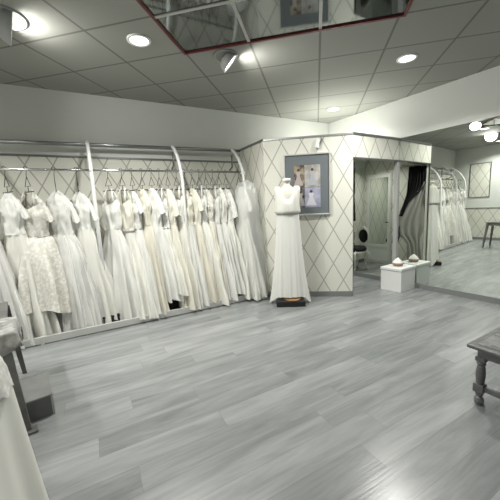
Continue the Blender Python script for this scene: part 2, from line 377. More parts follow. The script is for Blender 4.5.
for x, y, l in ((-3.35, 2.15, 'added fill downlight over the far left end of the rack, outside the view'), (-2.6, 1.2, 'added fill downlight behind the camera, on the left'), (2.2, .8, 'added fill downlight near the mirror wall, behind the view'), (0, -.6, 'added fill downlight in the middle of the room, behind the view')):  # unseen fill lamps, added to brighten the rack and the room
    downlight(x, y, l, LAMP * (.85 if x < -3 else .4))
booth = W(-.75, .62, ZP - .032)
t = thing('booth_fill_light', 'small fill light added under the fitting room lid, hidden behind its header', 'ceiling light', booth)  # invented lamp, lifts the darkness under the added lid
MB().lathe((0, 0, 0), [(.04, -.003), (.045, -.01), (.058, -.008), (.06, 0)], 24, caps=False).build('trim_ring', WHITEMETAL, t, smooth=True)
MB().lathe((0, 0, -.006), [(.001, -.002), (.042, 0)], 24, caps=False).build('lens', GLOW, t)
area('lamp', (0, 0, -.02), 13, .08).parent = t
def swivel(x, y, direction, label, p, r=.15):
    t = thing('swivel_spotlight', label, 'spotlight', (x, y, ZC), 0, 'swivelling ceiling spotlights')
    d = Vector(direction).normalized()
    MB().lathe((0, 0, 0), [(r + .02, 0), (r + .022, -.008), (r, -.014), (r - .01, -.004)], 32, caps=False).build('ceiling_ring', mat('dull_grey_ring', (.3, .31, .3), .4, .3), t, smooth=True)
    c = Vector((0, 0, -.03)) + d * .01
    hd = MB().lathe(c, [(r * .45, -.03), (r * .66, -.02), (r * .84, .01), (r * .93, .055), (r * .95, .065), (r * .9, .062), (r * .88, .05)], 32, d, caps=False)
    hd.f.append(tuple(reversed(range(32)))); hd.uv.append(None)
    hd.build('lamp_head', mat('grey_white_lamp_head', (.42, .43, .43), .45), t, smooth=True)
    MB().lathe(c, [(.001, .055), (r * .88, .05)], 32, d, caps=False).build('lens', GLOW, t, smooth=True)
    o = area('lamp', c + d * .075, p, r * 1.6, d, PI * .84); o.parent = t
    return t
swivel(-.17, 3.50, (.74, .18, -.68), 'tilted round spotlight beside the front edge of the ceiling mirror', SPOTP * .75, .12)
swivel(-1.98, 2.70, (.75, .60, -.16), 'large tilted round spotlight at the top left of the ceiling', SPOTP * .4, .17)

# ------------------------------------------------------------------ garment rack
RO, RZ = .45, 2.06
s0, s1 = -6.65, -2.34
posts = [-6.6, -5.78, -4.55, -3.38, -2.36]
rk = thing('garment_rack', 'long wall rack with chrome rails and curved white posts carrying the wedding dresses', 'clothes rack', W(-4.6, .4), WA)
for sp_ in posts:
    pts = [W(sp_, .57, 0), W(sp_, .57, 1.55), W(sp_, .565, 1.82), W(sp_, .54, 2.0), W(sp_, .48, 2.15), W(sp_, .38, 2.30), W(sp_, .24, 2.43), W(sp_, .15, 2.48), W(sp_, .10, 2.475)]
    localise(MB().tube(pts, .024, 10), rk).build('post', WHITEMETAL, rk, smooth=True)
    localise(MB().tube([W(sp_, .13, 2.40), W(sp_, .13, 2.2), W(sp_, .01, 2.16)], .014), rk).build('wall_bracket', GREYMETAL, rk, smooth=True)
    localise(MB().box(W(sp_ - .018, RO, RZ - .012), w * .036, wn * .11, UPV * .024), rk).build('rail_arm', WHITEMETAL, rk)
localise(MB().tube([W(-6.7, .13, 2.425), W(-2.2, .13, 2.48)], .026, 12), rk).build('top_rail', mat('dull_chrome', (.33, .34, .34), .3, .9), rk, smooth=True)
localise(MB().tube([W(s0, RO, RZ), W(s1 + .02, RO, RZ + .015)], .0145, 12), rk).build('hanging_rail', CHROME, rk, smooth=True)
localise(MB().box(W(-6.6, .76, .01), w * 4.3, wn * .03, UPV * .085), rk).build('base_rail', mat('shaded_white_rail', (.50, .51, .49), .4), rk, bevel=.004)  # white rail, greyed because the shade near the floor is in its colour
for sp_ in (-5.28, -3.93):
    localise(MB().box(W(sp_ - .018, .75, 0), w * .036, wn * .05, UPV * .10), rk).build('foot', MATS['shaded_white_rail'], rk, bevel=.004)

# ------------------------------------------------------------------ gowns
def ell(z, a, b, n, fold=0, nf=11, ph=0, dx=0, dy=0, rnd=None, sharp=.5):
    out = []
    for j in range(n):
        t = 2 * PI * j / n
        q = math.sin(nf * t + ph + .8 * math.sin(2 * t + ph)) + .6 * math.sin(int(nf * 1.7) * t + ph * 2.3) * sharp * 2 + .45 * math.sin(3 * t + ph) * (fold > .06)
        k = 1 + fold * q * .6
        out.append((dx + a * k * math.cos(t), dy + b * k * math.sin(t), z))
    return out
def sm(t): t = max(0, min(1, t)); return t * t * (3 - 2 * t)
def crumple(rings, amp, fz, fxy, seed):   # soft irregular drape of the cloth
    out = []
    for r in rings:
        o = []
        for p in r:
            q = Vector((p[0] * fxy + seed, p[1] * fxy, p[2] * fz)); n1 = noise.noise(q); n2 = noise.noise(q * 2.3 + Vector((5, 9, 1)))
            d = Vector((p[0], p[1], 0)); d = d.normalized() if d.length > 1e-5 else d
            v = Vector(p) + d * amp * (n1 + .5 * n2); o.append((v.x, v.y, p[2] + amp * .4 * n2))
        out.append(o)
    return out
def make_gown(name, label, loc, rz, style, body, skirt, a=.1, b=.25, hem=.12, top=1.74, waist=1.28, nf=11, ph=0, sleeve=None, sash=False, tulle=False, flare=1.0, group='wedding dresses on the wall rack', tail=0, bs=1.0):
    t = thing(name, label, 'wedding dress', loc, rz, group)
    N = 72; rings = []
    for k in range(26):
        u = k / 25; z = waist + (hem - waist) * u
        A_ = .065 * bs + (a - .065 * bs) * u ** (.8 / flare); B_ = .115 * bs + (b - .115 * bs) * u ** (.8 / flare)
        rings.append(ell(z + (0 if k < 25 else 0), A_, B_, N, .05 + .36 * sm(u * 1.3), nf, ph + .25 * u, dy=-tail * u * u))
    # uneven hem
    last = rings[-1]; rings[-1] = [(x, y, z + .018 * math.sin(5 * j * 2 * PI / N + ph)) for j, (x, y, z) in enumerate(last)]
    if hem > .25: rings = [[(x, y, z - .30 * x * max(0, (waist - z) / (waist - hem)) ** 2 + (.012 * abs(math.sin(9 * math.atan2(y, x))) if z < hem + .06 else 0)) for x, y, z in r_] for r_ in rings]
    MB().loft(crumple(rings, .035, 1.6, 7, ph * 3.1), caps=False).build('skirt', skirt, t, smooth=True)
    if tulle:
        rr = [ell(waist + (hem - .03 - waist) * k / 20, (.07 * bs + (a * 1.15 - .07 * bs) * (k / 20) ** .7), (.12 * bs + (b * 1.1 - .12 * bs) * (k / 20) ** .65), N, .03 + .3 * sm(k / 17), nf + 4, ph + 1, dy=-tail * (k / 20) ** 2) for k in range(21)]
        MB().loft(rr, caps=False).build('tulle_overskirt', TULLE, t, smooth=True)
    bz = []
    th = top - waist
    prof = [(0, .065, .115), (.12, .064, .115), (.3, .068, .128), (.46, .070, .140), (.58, .062, .138), (.70, .052, .125)]
    if style != 'straps': prof += [(.80, .045, .105), (.90, .036, .075), (1.0, .018, .03)]
    for i, (u, A_, B_) in enumerate([(u_, p1 * (bs if u_ < .9 else 1), p2 * (bs if u_ < .9 else 1)) for u_, p1, p2 in prof]): bz.append(ell(waist + th * u, A_, B_, N, .07 + .04 * (i % 2), 8, ph + i * .5))
    if style == 'straps':
        bz[-1] = [(x, y, z + .035 * math.cos(2 * math.atan2(y / .125, x / .052) + PI)) for x, y, z in bz[-1]]
    bz2 = []
    for r0, r1 in zip(bz[:-1], bz[1:]):
        for q in (0, 1 / 3, 2 / 3): bz2.append([tuple(a_ + (b_ - a_) * q for a_, b_ in zip(p0, p1)) for p0, p1 in zip(r0, r1)])
    bz2.append(bz[-1])
    MB().loft(crumple(bz2, .026, 9, 16, ph * 2.7), caps=False).build('bodice', body, t, smooth=True)
    if style == 'straps':
        for sg in (-1, 1):
            MB().tube([(.04, sg * .10, waist + th * .70), (.025, sg * .08, waist + th * .88), (0, sg * .05, top + .02), (-.025, sg * .08, waist + th * .88), (-.04, sg * .10, waist + th * .70)], [.012, .014, .011, .014, .012], 8).build('shoulder_strap', body, t, smooth=True)
    if sleeve:
        for sg in (-1, 1):
            L = sleeve
            pts = [(0, sg * .045, top - .03), (.005, sg * .10 * (.5 + bs / 2), top - .11), (.01, sg * (.15 + .03 * L) * (.5 + bs / 2), top - .18 - L * .35), (.012, sg * (.18 + .04 * L) * (.5 + bs / 2), top - .20 - L)]
            rr = [.022, .034, .042 + .02 * L, .046 + .03 * L]
            rings2 = []
            for (px, py, pz), r_ in zip(pts, rr): rings2.append([(px + r_ * .75 * (1 + .18 * math.sin(5 * q * PI / 12 + ph)) * math.cos(q * PI / 12), py + r_ * math.sin(q * PI / 12) * .75, pz + .012 * math.sin(q * PI / 12 * 3)) for q in range(24)])
            MB().loft(rings2, caps=False).build('sleeve', body, t, smooth=True)
    if sash:
        MB().loft([ell(waist + dz, .071 * bs, .122 * bs, 40, 0, 3, 0) for dz in (-.02, 0, .02)], caps=False).build('waist_sash', SASH, t, smooth=True, solid=.006)
    return t

def make_hanger(loc, rz, label, wid=.15):
    t = thing('clothes_hanger', label, 'hanger', loc, rz, 'dark wire hangers on the rack rail')
    z = .0
    hook = [(0.0175 * math.cos(q), 0, .0175 * math.sin(q)) for q in [math.radians(d) for d in (200, 160, 120, 90, 60, 30, 0, -30)]]
    hook = [(x, 0, z_) for x, _, z_ in hook] + [(.006, 0, -.04), (0, 0, -.07), (0, 0, -.10)]
    MB().tube(hook, .0032, 6).build('hook', WIRE, t, smooth=True)
    tri = [(0, 0, -.10), (0, wid * .55, -.215), (0, -wid * .55, -.215), (0, 0, -.10)]
    MB().tube(tri, .0042, 6).build('wire_triangle', WIRE, t, smooth=True)
    MB().tube([(0, -wid, -.28), (0, wid, -.28)], .006, 6).build('bar', WIRE, t)
    MB().tube([(0, 0, -.215), (0, 0, -.28)], .0035, 6).build('stem', WIRE, t)
    return t

# (s, yaw deg, style, bodice, skirt, a, b, hem, nf, sleeve, sash, tulle, tail, flare, label)
G = [
 (-6.50, 15, 'cap', WHITE, WHITE, .12, 0.33, 0.05, 9, .1, False, False, .0, 1, 1.0, 'white sleeved dress beside the leftmost post, at the rack end in the mirror'),
 (-6.32, 20, 'straps', LACEW, SATIN, .12, 0.33, 0.07, 9, None, False, False, .0, 1, 1.0, 'white lace-top dress second from the rack end, visible only as a reflection'),
 (-6.10, 15, 'cap', WHITE, SATIN, .13, 0.33, 0.05, 9, None, False, True, .0, 1, 1.0, 'white dress with sheer skirt, third from the rack end in the mirror'),
 (-5.90, 20, 'cap', IVORY, SATIN, .11, 0.33, 0.05, 9, None, False, False, .0, 1, 1.0, 'ivory dress fourth from the rack end in the mirror reflection'),
 (-5.70, 40, 'straps', WHITE, WHITE, .15, 0.35, 0.05, 12, None, False, True, .0, 1, 1.2, 'white tulle dress left of the leftmost full dress, cut off by the photo edge'),
 (-5.44, 48, 'cap', WHITE, SATIN, .15, 0.34, 0.02, 9, .10, False, False, .0, .9, 1.25, 'plain white dress with a draped top, leftmost full dress on the rack'),
 (-5.24, 52, 'straps', LACE, LACE, .26, 0.36, 0.30, 8, .16, False, False, .0, 1.5, 1.5, 'ivory lace dress with patterned scalloped skirt, shorter than its neighbours'),
 (-4.96, 55, 'cap', WHITE, WHITE, .17, 0.35, 0.03, 15, .20, False, True, .0, 1.3, 1.3, 'white tulle dress with short draped sleeves and a ruffled sheer skirt'),
 (-4.72, 50, 'cap', WHITE, SATIN, .16, 0.32, 0.07, 10, .16, False, False, .0, 1, 1.15, 'white dress with pointed top hanging just left of the white rack post'),
 (-4.36, 35, 'straps', WHITE, WHITE, .16, 0.34, 0.05, 10, None, False, False, .02, 1, 1.1, 'white wide-strapped dress just right of the left white post'),
 (-4.19, 25, 'straps', IVORY, SATIN, .14, 0.34, 0.05, 8, None, True, False, .03, 1, 1.1, 'ivory dress with a thin grey waist sash'),
 (-4.06, 16, 'cap', LACEW, WHITE, .11, 0.34, 0.08, 9, .1, False, False, .02, 1, 1.0, 'white dress with beaded lace bodice and plain skirt'),
 (-3.93, 20, 'cap', CHAMP, CHAMP, .10, 0.33, 0.08, 7, None, False, False, .0, 1, 1.0, 'champagne satin dress with slim skirt, yellowest in the middle of the rack'),
 (-3.80, 22, 'cap', WHITE, WHITE, .11, 0.33, 0.22, 10, .16, False, False, .03, 1, 1.1, 'bright white dress with gathered bodice and short hem'),
 (-3.69, 18, 'straps', LACEW, SATIN, .09, 0.33, 0.28, 9, None, True, False, .0, 1, 1.0, 'slim white lace-top dress with sash, hem lifted off the floor'),
 (-3.57, 14, 'cap', IVORY, IVORY, .10, 0.34, 0.07, 8, .2, False, False, .0, 1, 1.0, 'ivory dress with loose short sleeves left of the middle post'),
 (-3.44, 20, 'straps', SATIN, SATIN, .10, 0.33, 0.06, 7, None, False, False, .02, 1, 1.0, 'smooth white satin dress beside the middle post'),
 (-3.32, 15, 'cap', CHAMP, WHITE, .10, 0.34, 0.05, 9, None, False, False, .02, 1, 1.0, 'white dress with champagne top directly under the middle post'),
 (-3.20, 16, 'cap', IVORY, CHAMP, .09, 0.34, 0.07, 10, .14, False, False, .0, 1, 1.0, 'cream dress with ruffled sleeve right of the middle post'),
 (-3.09, 18, 'straps', WHITE, SATIN, .09, 0.33, 0.05, 8, None, False, False, .02, 1, 1.0, 'white strappy dress with a pale glossy skirt'),
 (-2.98, 12, 'cap', LACE, IVORY, .09, 0.34, 0.06, 9, None, True, False, .0, 1, 1.0, 'ivory lace-bodice dress with grey sash in the right half of the rack'),
 (-2.87, 18, 'straps', WHITE, WHITE, .09, 0.34, 0.07, 11, None, False, False, .02, 1, 1.0, 'white pleated chiffon dress with narrow straps'),
 (-2.76, 14, 'cap', SATIN, WHITE, .09, 0.35, 0.14, 9, None, False, False, .03, 1, 1.0, 'white dress with smooth satin bodice, second from the bagged gown'),
 (-2.64, 12, 'cap', LACEW, SATIN, .08, 0.32, 0.16, 8, .26, False, False, .0, 1, 1.0, 'white dress with long hanging lace sleeve beside the bagged gown'),
]
for i, (s_, yaw, style, bd, sk, a, b, hem, nf, slv, sash, tul, tail, fl, bs, lab) in enumerate(G):
    rz = WA + math.radians(yaw)
    topz = 1.80 + (.02 if s_ > -4 else 0) + .012 * math.sin(i * 2.1)
    make_gown('wedding_dress', lab, W(s_, RO), rz, style, bd, sk, a, b, hem, topz, 1.28 + .03 * math.sin(i * 1.7), nf, i * 1.3, slv, sash, tul, fl, tail=tail, bs=bs)
    make_hanger(W(s_, RO, RZ + .015 * (s_ + 7) / 4.6 + .0155), WA + math.radians(min(yaw, 30) if i not in (7, 8) else 4), 'dark wire hanger holding the ' + lab[:1].lower() + ' '.join(lab.split()[:9])[1:].rstrip(','), .13)

# wide gown in a clear plastic garment bag at the right end of the rack
bg = make_gown('wedding_dress', 'wide ivory gown inside clear plastic at the right end of the rack', W(-2.42, .56), WA + .2, 'cap', LACEW, SATIN, .20, .38, .04, 1.83, 1.33, 10, 2.2, .2, False, False, .85)
bag = thing('garment_bag', 'clear plastic garment bag around the last gown, against the diamond wallpaper', 'garment bag', W(-2.36, .58), WA + .2)
rr = []
for z, a, b in ((1.93, .03, .05), (1.88, .10, .17), (1.78, .15, .22), (1.4, .17, .27), (.9, .20, .32), (.4, .24, .38), (.10, .26, .41), (.03, .22, .37)):
    rr.append(ell(z, a, b, 64, .05, 7, z * 4))
MB().loft(rr, caps=False).build('plastic_cover', PLASTIC, bag, smooth=True)
MB().tube([(0, 0, 1.90), (0, 0, 1.99), (.0, .01, 2.02)], .004, 6).build('hanger_hook', WIRE, bag)
make_hanger(W(-2.42, RO + .02, RZ + .03), WA + .2, 'dark wire hanger inside the bagged gown at the right rack end', .12)

# shoes and boxes under the rack
for s_, o_, lab in ((-3.62, .55, 'dark low shoe box on the floor under the lifted dress hems'), (-4.52, .6, 'dark small bag on the floor behind the base rail of the rack')):
    t = thing('storage_box', lab, 'box', W(s_, o_), WA)
    MB().cbox((0, 0, .0), .20, .16, .13).build('box_body', BLACKP, t, bevel=.006)
    MB().cbox((0, 0, .13), .21, .17, .025).build('box_lid', BLACK, t, bevel=.006)

# ------------------------------------------------------------------ the mannequin with the gown
mx, my = .585, 4.40
fm = thing('dress_form', 'dress form on a low black tray, wearing the white gown in front of the wallpaper', 'mannequin', (mx, my, 0), -.05)
MB().lathe((0, 0, 0), [(.05, 1.02), (.11, 1.03), (.14, 1.1), (.125, 1.3), (.115, 1.40), (.135, 1.52), (.15, 1.60), (.14, 1.68), (.10, 1.75), (.055, 1.785), (.045, 1.80), (.042, 1.84)], 28).build('torso', mat('cream_form_cloth', (.70, .68, .60), .8), fm, smooth=True)
fm.children[0].scale = (1, .72, 1)
MB().lathe((0, 0, 0), [(.052, 1.842), (.062, 1.848), (.062, 1.872), (.055, 1.888), (.01, 1.893)], 24).build('neck_cap', mat('white_neck_cap', (.78, .78, .74), .4), fm, smooth=True)
MB().tube([(0, 0, .09), (0, 0, 1.03)], .014, 10).build('pole', GREYMETAL, fm, smooth=True)
MB().box((-.215, -.215, 0), (.43, 0, 0), (0, .34, 0), (0, 0, .085)).build('base_tray', BLACKP, fm, bevel=.012)
MB().lathe((.03, -.07, .085), [(.13, 0), (.132, .012), (.12, .02), (.04, .022)], 28).build('wooden_disc', mat('amber_wood', (.42, .22, .08), .4, var=(20, .3)), fm, smooth=True)
gw = thing('wedding_gown', 'white sleeveless chiffon gown with a blouson top and grey belt, on the dress form', 'wedding dress', (mx, my, 0), -.05)
N = 120; rings = []
for k in range(34):
    u = k / 33; z = 1.385 - 1.25 * u
    A_ = .165 + .07 * u ** .9; B_ = .12 + .06 * u
    ring = []
    for j in range(N):
        t = 2 * PI * j / N
        q = math.sin(19 * t) * .6 + math.sin(11 * t + 1) * .7 + .4 * math.sin(31 * t)
        kk = 1 + (.012 + .075 * u) * q * .6
        x = A_ * kk * math.cos(t); y = B_ * kk * math.sin(t)
        # the hem falls to the floor at the two sides
        side = abs(math.cos(t)) ** 8 * (1 if y < .12 else .3)
        zz = z - side * .13 * u ** 5; x += math.copysign(1, x) * side * .075 * u ** 4
        if y > .12 and u > .8: y = .12 + (y - .12) * .75
        ring.append((x, y, max(zz, .006)))
    rings.append(ring)
MB().loft(rings, caps=False).build('skirt', WHITE, gw, smooth=True)
rings = []
for i, (z, A_, B_) in enumerate(((1.375, .150, .118), (1.385, .185, .15), (1.42, .19, .155), (1.5, .178, .15), (1.58, .178, .148), (1.65, .183, .135), (1.71, .19, .112), (1.755, .192, .085), (1.775, .175, .06))):
    ring = []
    for j in range(N):
        t = 2 * PI * j / N; q = math.sin(17 * t + i * .3) * .5 + math.sin(9 * t)
        kk = 1 + .022 * q * (1 if i else .3)
        x = A_ * kk * math.cos(t); y = B_ * kk * math.sin(t)
        neck = max(0, 1 - (abs(x) / .105) ** 2); drop = .17 * neck * (1 if y < 0 else .45)
        zz = z - drop * max(0, (z - 1.5) / .275)
        ring.append((x, y, zz))
    rings.append(ring)
MB().loft(rings, caps=False).build('bodice', SATIN, gw, smooth=True)
MB().loft([[(a_ * math.cos(2 * PI * j / 48), b_ * math.sin(2 * PI * j / 48), z) for j in range(48)] for z, a_, b_ in ((1.36, .163, .126), (1.375, .168, .13), (1.392, .168, .13))], caps=False).build('belt', SASH, gw, smooth=True, solid=.006)

# ------------------------------------------------------------------ framed photographs
fd = (R_ - L_).normalized(); fn = Vector((fd.y, -fd.x, 0)); frz = math.atan2(fd.y, fd.x)
pf = thing('photo_collage', 'large silver framed collage of bridal photographs with grey mat, on the diamond wallpaper', 'picture', L_ + fd * .66 + fn * .004 + UPV * 1.33, frz)
def rect(x0, x1, z0, z1, y0, y1): return MB().box((x0, -y1, z0), (x1 - x0, 0, 0), (0, y1 - y0, 0), (0, 0, z1 - z0))
FW, FH = .355, .94
fb = MB()
for a in ((-FW, FW, 0, .022), (-FW, FW, FH - .022, FH), (-FW, -FW + .022, .022, FH - .022), (FW - .022, FW, .022, FH - .022)):
    fb.box((a[0], -.032, a[2]), (a[1] - a[0], 0, 0), (0, .03, 0), (0, 0, a[3] - a[2]))
fb.build('frame', mat('pale_silver_frame', (.62, .62, .59), .35, .3), pf, bevel=.004)
rect(-FW + .022, FW - .022, .022, FH - .022, .002, .014).build('grey_mat', mat('slate_grey_mat', (.135, .155, .165), .7), pf)
def photo_mat(name, c1, c2, sc):
    M_ = mat(name, c1, .35); nt = M_.node_tree; b = nt.nodes['Principled BSDF']; tc = nt.nodes.new('ShaderNodeTexCoord')
    n = nt.nodes.new('ShaderNodeTexNoise'); n.inputs['Scale'].default_value = sc; n.inputs['Detail'].default_value = 5; nt.links.new(tc.outputs['Object'], n.inputs['Vector'])
    r = nt.nodes.new('ShaderNodeValToRGB'); r.color_ramp.elements[0].position = .42; r.color_ramp.elements[1].position = .6
    r.color_ramp.elements[0].color = (*c1, 1); r.color_ramp.elements[1].color = (*c2, 1); nt.links.new(n.outputs['Fac'], r.inputs[0]); nt.links.new(r.outputs[0], b.inputs['Base Color']); return M_
px0, px1, pz0, pz1 = -.20, .205, .12, .77; pm = -.04; pmz = .43
photos = [('left upper', px0, pm, pmz, pz1, (.05, .035, .03), (.36, .30, .22), (.42, .38, .37), -.13, 1),
          ('right upper', pm, px1, pmz, pz1, (.30, .28, .25), (.50, .49, .46), (.40, .42, .47), .08, 1),
          ('right lower', pm, px1, pz0, pmz, (.30, .31, .42), (.40, .41, .52), (.62, .60, .66), .06, 1.15),
          ('left lower', px0, pm, pz0, pmz, (.02, .02, .022), (.22, .21, .2), (.4, .38, .36), -.10, .9)]
for nm, x0, x1, z0, z1, c1, c2, c3, cx, ks in photos:
    p_ = rect(x0 + .003, x1 - .003, z0 + .003, z1 - .003, .014, .017).build('photo', photo_mat('photo_' + nm.replace(' ', '_'), c1, c2, 9), pf)
    p_['label'] = nm + ' bridal photograph of the collage'
    h_ = (z1 - z0) * .78; zb = z0 + .03
    g_ = MB(); n = 10
    for sidey in (-.0185, -.0175):
        pass
    sil = [(.075, 0), (.062, .12), (.045, .30), (.028, .48), (.022, .56), (.032, .68), (.036, .76), (.014, .82)]
    L1 = [(cx - r * ks, -.019, zb + q * h_) for r, q in sil]; R1 = [(cx + r * ks, -.019, zb + q * h_) for r, q in sil]
    for k in range(len(sil) - 1): g_.quad(L1[k], R1[k], R1[k + 1], L1[k + 1])
    g_.build('printed_gown', mat('print_gown_' + nm.replace(' ', '_'), c3, .4), p_, solid=.001)
    MB().lathe((cx, -.019, zb + .89 * h_), [(.001, -.001), (.022, -.0005), (.022, .0005), (.001, .001)], 14, (0, 1, 0)).build('printed_head', mat('print_hair', (.07, .045, .035), .5), p_)
# small white clip lamp above the frame
cl = thing('picture_light', 'small white wedge-shaped clip above the framed photographs', 'wall light', L_ + fd * .83 + fn * .003 + UPV * 2.33, frz)
cm2 = MB(); cm2.v += [(-.035, 0, .0), (.02, 0, .0), (.04, 0, .14), (-.01, 0, .15), (-.045, -.05, .02), (.0, -.06, .0), (.03, -.05, .13), (-.015, -.04, .14)]
cm2.f += [(0, 1, 2, 3), (7, 6, 5, 4), (0, 4, 5, 1), (1, 5, 6, 2), (2, 6, 7, 3), (3, 7, 4, 0)]; cm2.uv += [None] * 6
cm2.build('clip_body', WHITEMETAL, cl, bevel=.004)
MB().tube([(.02, -.03, .06), (.06, -.02, .13), (.06, -.001, .15)], .008).build('clip_arm', GREYMETAL, cl)

# ------------------------------------------------------------------ white cube stool with a bowl
K0 = Vector((2.427, 4.612, 0)); ex = Vector((2.206, 4.885, 0)) - K0; exn = ex.normalized(); eyn = mN.copy()
depth = MO - K0.dot(mN) - .03
CH = .395
cb = thing('cube_stool', 'white rectangular stool standing against the wall mirror', 'stool', K0)
def cbx(x0, x1, y0, y1, z0, z1): return MB().box(exn * x0 + eyn * y0 + UPV * z0, exn * (x1 - x0), eyn * (y1 - y0), UPV * (z1 - z0))
dd2 = depth
cbx(.008, .348, .008, dd2 - .008 , 0, CH - .052).build('body', CUBEW, cb, bevel=.004)
cbx(.014, .342, .014, dd2 - .014, CH - .052, CH - .045).build('shadow_gap', GREYMETAL, cb)
cbx(0, .355, 0, dd2, CH - .045, CH).build('lid', CUBEW, cb, bevel=.006)
bw = thing('wicker_bowl', 'small brown bowl filled with a white cone, on the white stool by the mirror', 'bowl', (2.545, 5.02, CH))
bw.location = K0 + exn * .19 + eyn * (depth * .52) + UPV * CH
BR = .092
MB().lathe((0, 0, 0), [(.045, .0), (.06, .003), (BR - .008, .03), (BR, .055), (BR - .006, .056), (BR - .016, .034), (.04, .01)], 28).build('bowl', mat('brown_wicker', (.30, .215, .15), .7, var=(60, .35), bump=(90, .6)), bw, smooth=True)
MB().lathe((0, 0, 0), [(.04, .015), (BR - .01, .045), (BR - .012, .06), (.06, .09), (.032, .115), (.012, .135), (.002, .14)], 28).build('white_cone', mat('white_powder_cone', (.82, .81, .78), .8, bump=(50, .3)), bw, smooth=True)

# ------------------------------------------------------------------ fitting room contents: curtain and chair
cdv = Vector((.40, .915, 0)).normalized(); cn = Vector((cdv.y, -cdv.x, 0))
org = R_ + nR * .075 + dR * .03
ct = thing('fitting_curtain', 'black curtain with pale lining tied back inside the fitting room entrance', 'curtain', org)
def drape(rows, th=.03, nf=7):   # rows: (z, left, right)
    g = MB(); N_ = 36; rings = []
    for z, a, b in rows:
        ring = []
        for j in range(N_ + 1):
            q = j / N_; x = (a + (b - a) * q) * .84
            ring.append(cdv * x + cn * (th * math.sin(nf * 2 * PI * q) + .02 * math.sin(z * 7 + q * 9)) + UPV * z)
        rings.append(ring)
    return g.loft(rings, closed=False)
drape([(2.14, .0, .37), (2.0, .0, .38), (1.9, .0, .39), (1.8, .01, .41), (1.7, .06, .42), (1.6, .15, .43), (1.52, .28, .45), (1.42, .38, .48), (1.3, .46, .53), (1.18, .53, .57)]).build('black_drape', BLACK, ct, smooth=True, solid=.006)
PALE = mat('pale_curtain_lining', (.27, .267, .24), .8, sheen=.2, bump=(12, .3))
drape([(1.86, -.01, .03), (1.76, -.01, .07), (1.66, -.01, .17), (1.56, -.01, .28), (1.42, -.01, .39), (1.25, -.01, .55), (1.1, .0, .66), (.95, .0, .68), (.82, .02, .64), (.72, .05, .5), (.62, .05, .40), (.4, .03, .36), (.1, 0, .36)], .012, 4).build('pale_lining', PALE, ct, smooth=True, solid=.006)
drape([(.98, .58, .66), (.9, .58, .72), (.78, .55, .74), (.66, .58, .75), (.62, .64, .72)], .02, 3).build('black_tie_end', BLACK, ct, smooth=True, solid=.006)
MB().tube([UPV * 2.15 - cdv * .03, UPV * 2.15 + cdv * .44], .008).build('curtain_rod', GREYMETAL, ct)

ch = thing('dressing_chair', 'small chair with black seat and white curved legs, reflected inside the fitting room', 'chair', W(-.50, .36), WA + 1.9)
MB().lathe((0, 0, 0), [(.19, .42), (.215, .44), (.22, .48), (.19, .52), (.08, .535)], 28).build('seat', BLACK, ch, smooth=True)
for sx in (-1, 1):
    for sy in (-1, 1):
        MB().tube([(sx * .15, sy * .15, .43), (sx * .19, sy * .19, .36), (sx * .175, sy * .175, .24), (sx * .14, sy * .14, .12), (sx * .15, sy * .15, .04), (sx * .17, sy * .17, 0)], [.026, .027, .018, .013, .012, .018], 8).build('leg', DOORW, ch, smooth=True)
MB().lathe((0, 0, 0), [(.205, .39), (.21, .42), (.19, .425)], 28, caps=False).build('seat_apron', DOORW, ch, smooth=True)
bk = MB()
pts = [(.17 * math.sin(q), .19, .74 - .20 * math.cos(q)) for q in [k * 2 * PI / 20 for k in range(21)]]
bk.tube(pts, .016, 8); bk.tube([(-.11, .19, .50), (-.09, .19, .57)], .015); bk.tube([(.11, .19, .50), (.09, .19, .57)], .015)
bk.build('back_frame', DOORW, ch, smooth=True)
MB().lathe((0, .19, .74), [(.001, -.02), (.12, -.016), (.15, 0), (.12, .016), (.001, .02)], 24, (0, 1, 0)).build('back_pad', BLACK, ch, smooth=True)

# ------------------------------------------------------------------ carved bench at the right
BH = .46; K = Vector((1.52, 1.975, 0)); e1 = Vector((.488, -.873, 0)).normalized(); e2 = Vector((.838, .545, 0)).normalized(); e2 = (e2 - e1 * e2.dot(e1)).normalized()
if e1.cross(e2).z < 0: pass
bn = thing('carved_bench', 'low grey carved wooden table with turned legs at the right edge', 'table', K)
LX, LY = .52, 1.05     # along e1, along e2
def bb(x0, x1, y0, y1, z0, z1): return MB().box(e1 * x0 + e2 * y0 + UPV * z0, e1 * (x1 - x0), e2 * (y1 - y0), UPV * (z1 - z0))
def carved():
    M_ = mat('carved_relief_top', (.2, .2, .2), .36, .2); nt = M_.node_tree; b = nt.nodes['Principled BSDF']; tc = nt.nodes.new('ShaderNodeTexCoord')
    wv = nt.nodes.new('ShaderNodeTexVoronoi'); wv.feature = 'SMOOTH_F1'; wv.inputs['Scale'].default_value = 13
    n = nt.nodes.new('ShaderNodeTexNoise'); n.inputs['Scale'].default_value = 9; n.inputs['Detail'].default_value = 3; n.inputs['Distortion'].default_value = 2
    nt.links.new(tc.outputs['Object'], wv.inputs['Vector']); nt.links.new(tc.outputs['Object'], n.inputs['Vector'])
    s = mathn(nt, 'ADD', wv.outputs['Distance'], n.outputs['Fac'])
    r = nt.nodes.new('ShaderNodeValToRGB'); e = r.color_ramp.elements; e[0].position = .55; e[0].color = (.10, .103, .103, 1); e[1].position = 1.05; e[1].color = (.27, .275, .275, 1)
    nt.links.new(s, r.inputs[0]); nt.links.new(r.outputs[0], b.inputs['Base Color'])
    bp = nt.nodes.new('ShaderNodeBump'); bp.inputs['Strength'].default_value = .8; bp.inputs['Distance'].default_value = .012; nt.links.new(s, bp.inputs['Height']); nt.links.new(bp.outputs[0], b.inputs['Normal'])
    return M_
CARV = carved()
bb(0, LX, 0, LY, BH - .028, BH).build('tabletop', BENCHW, bn, bevel=.009)
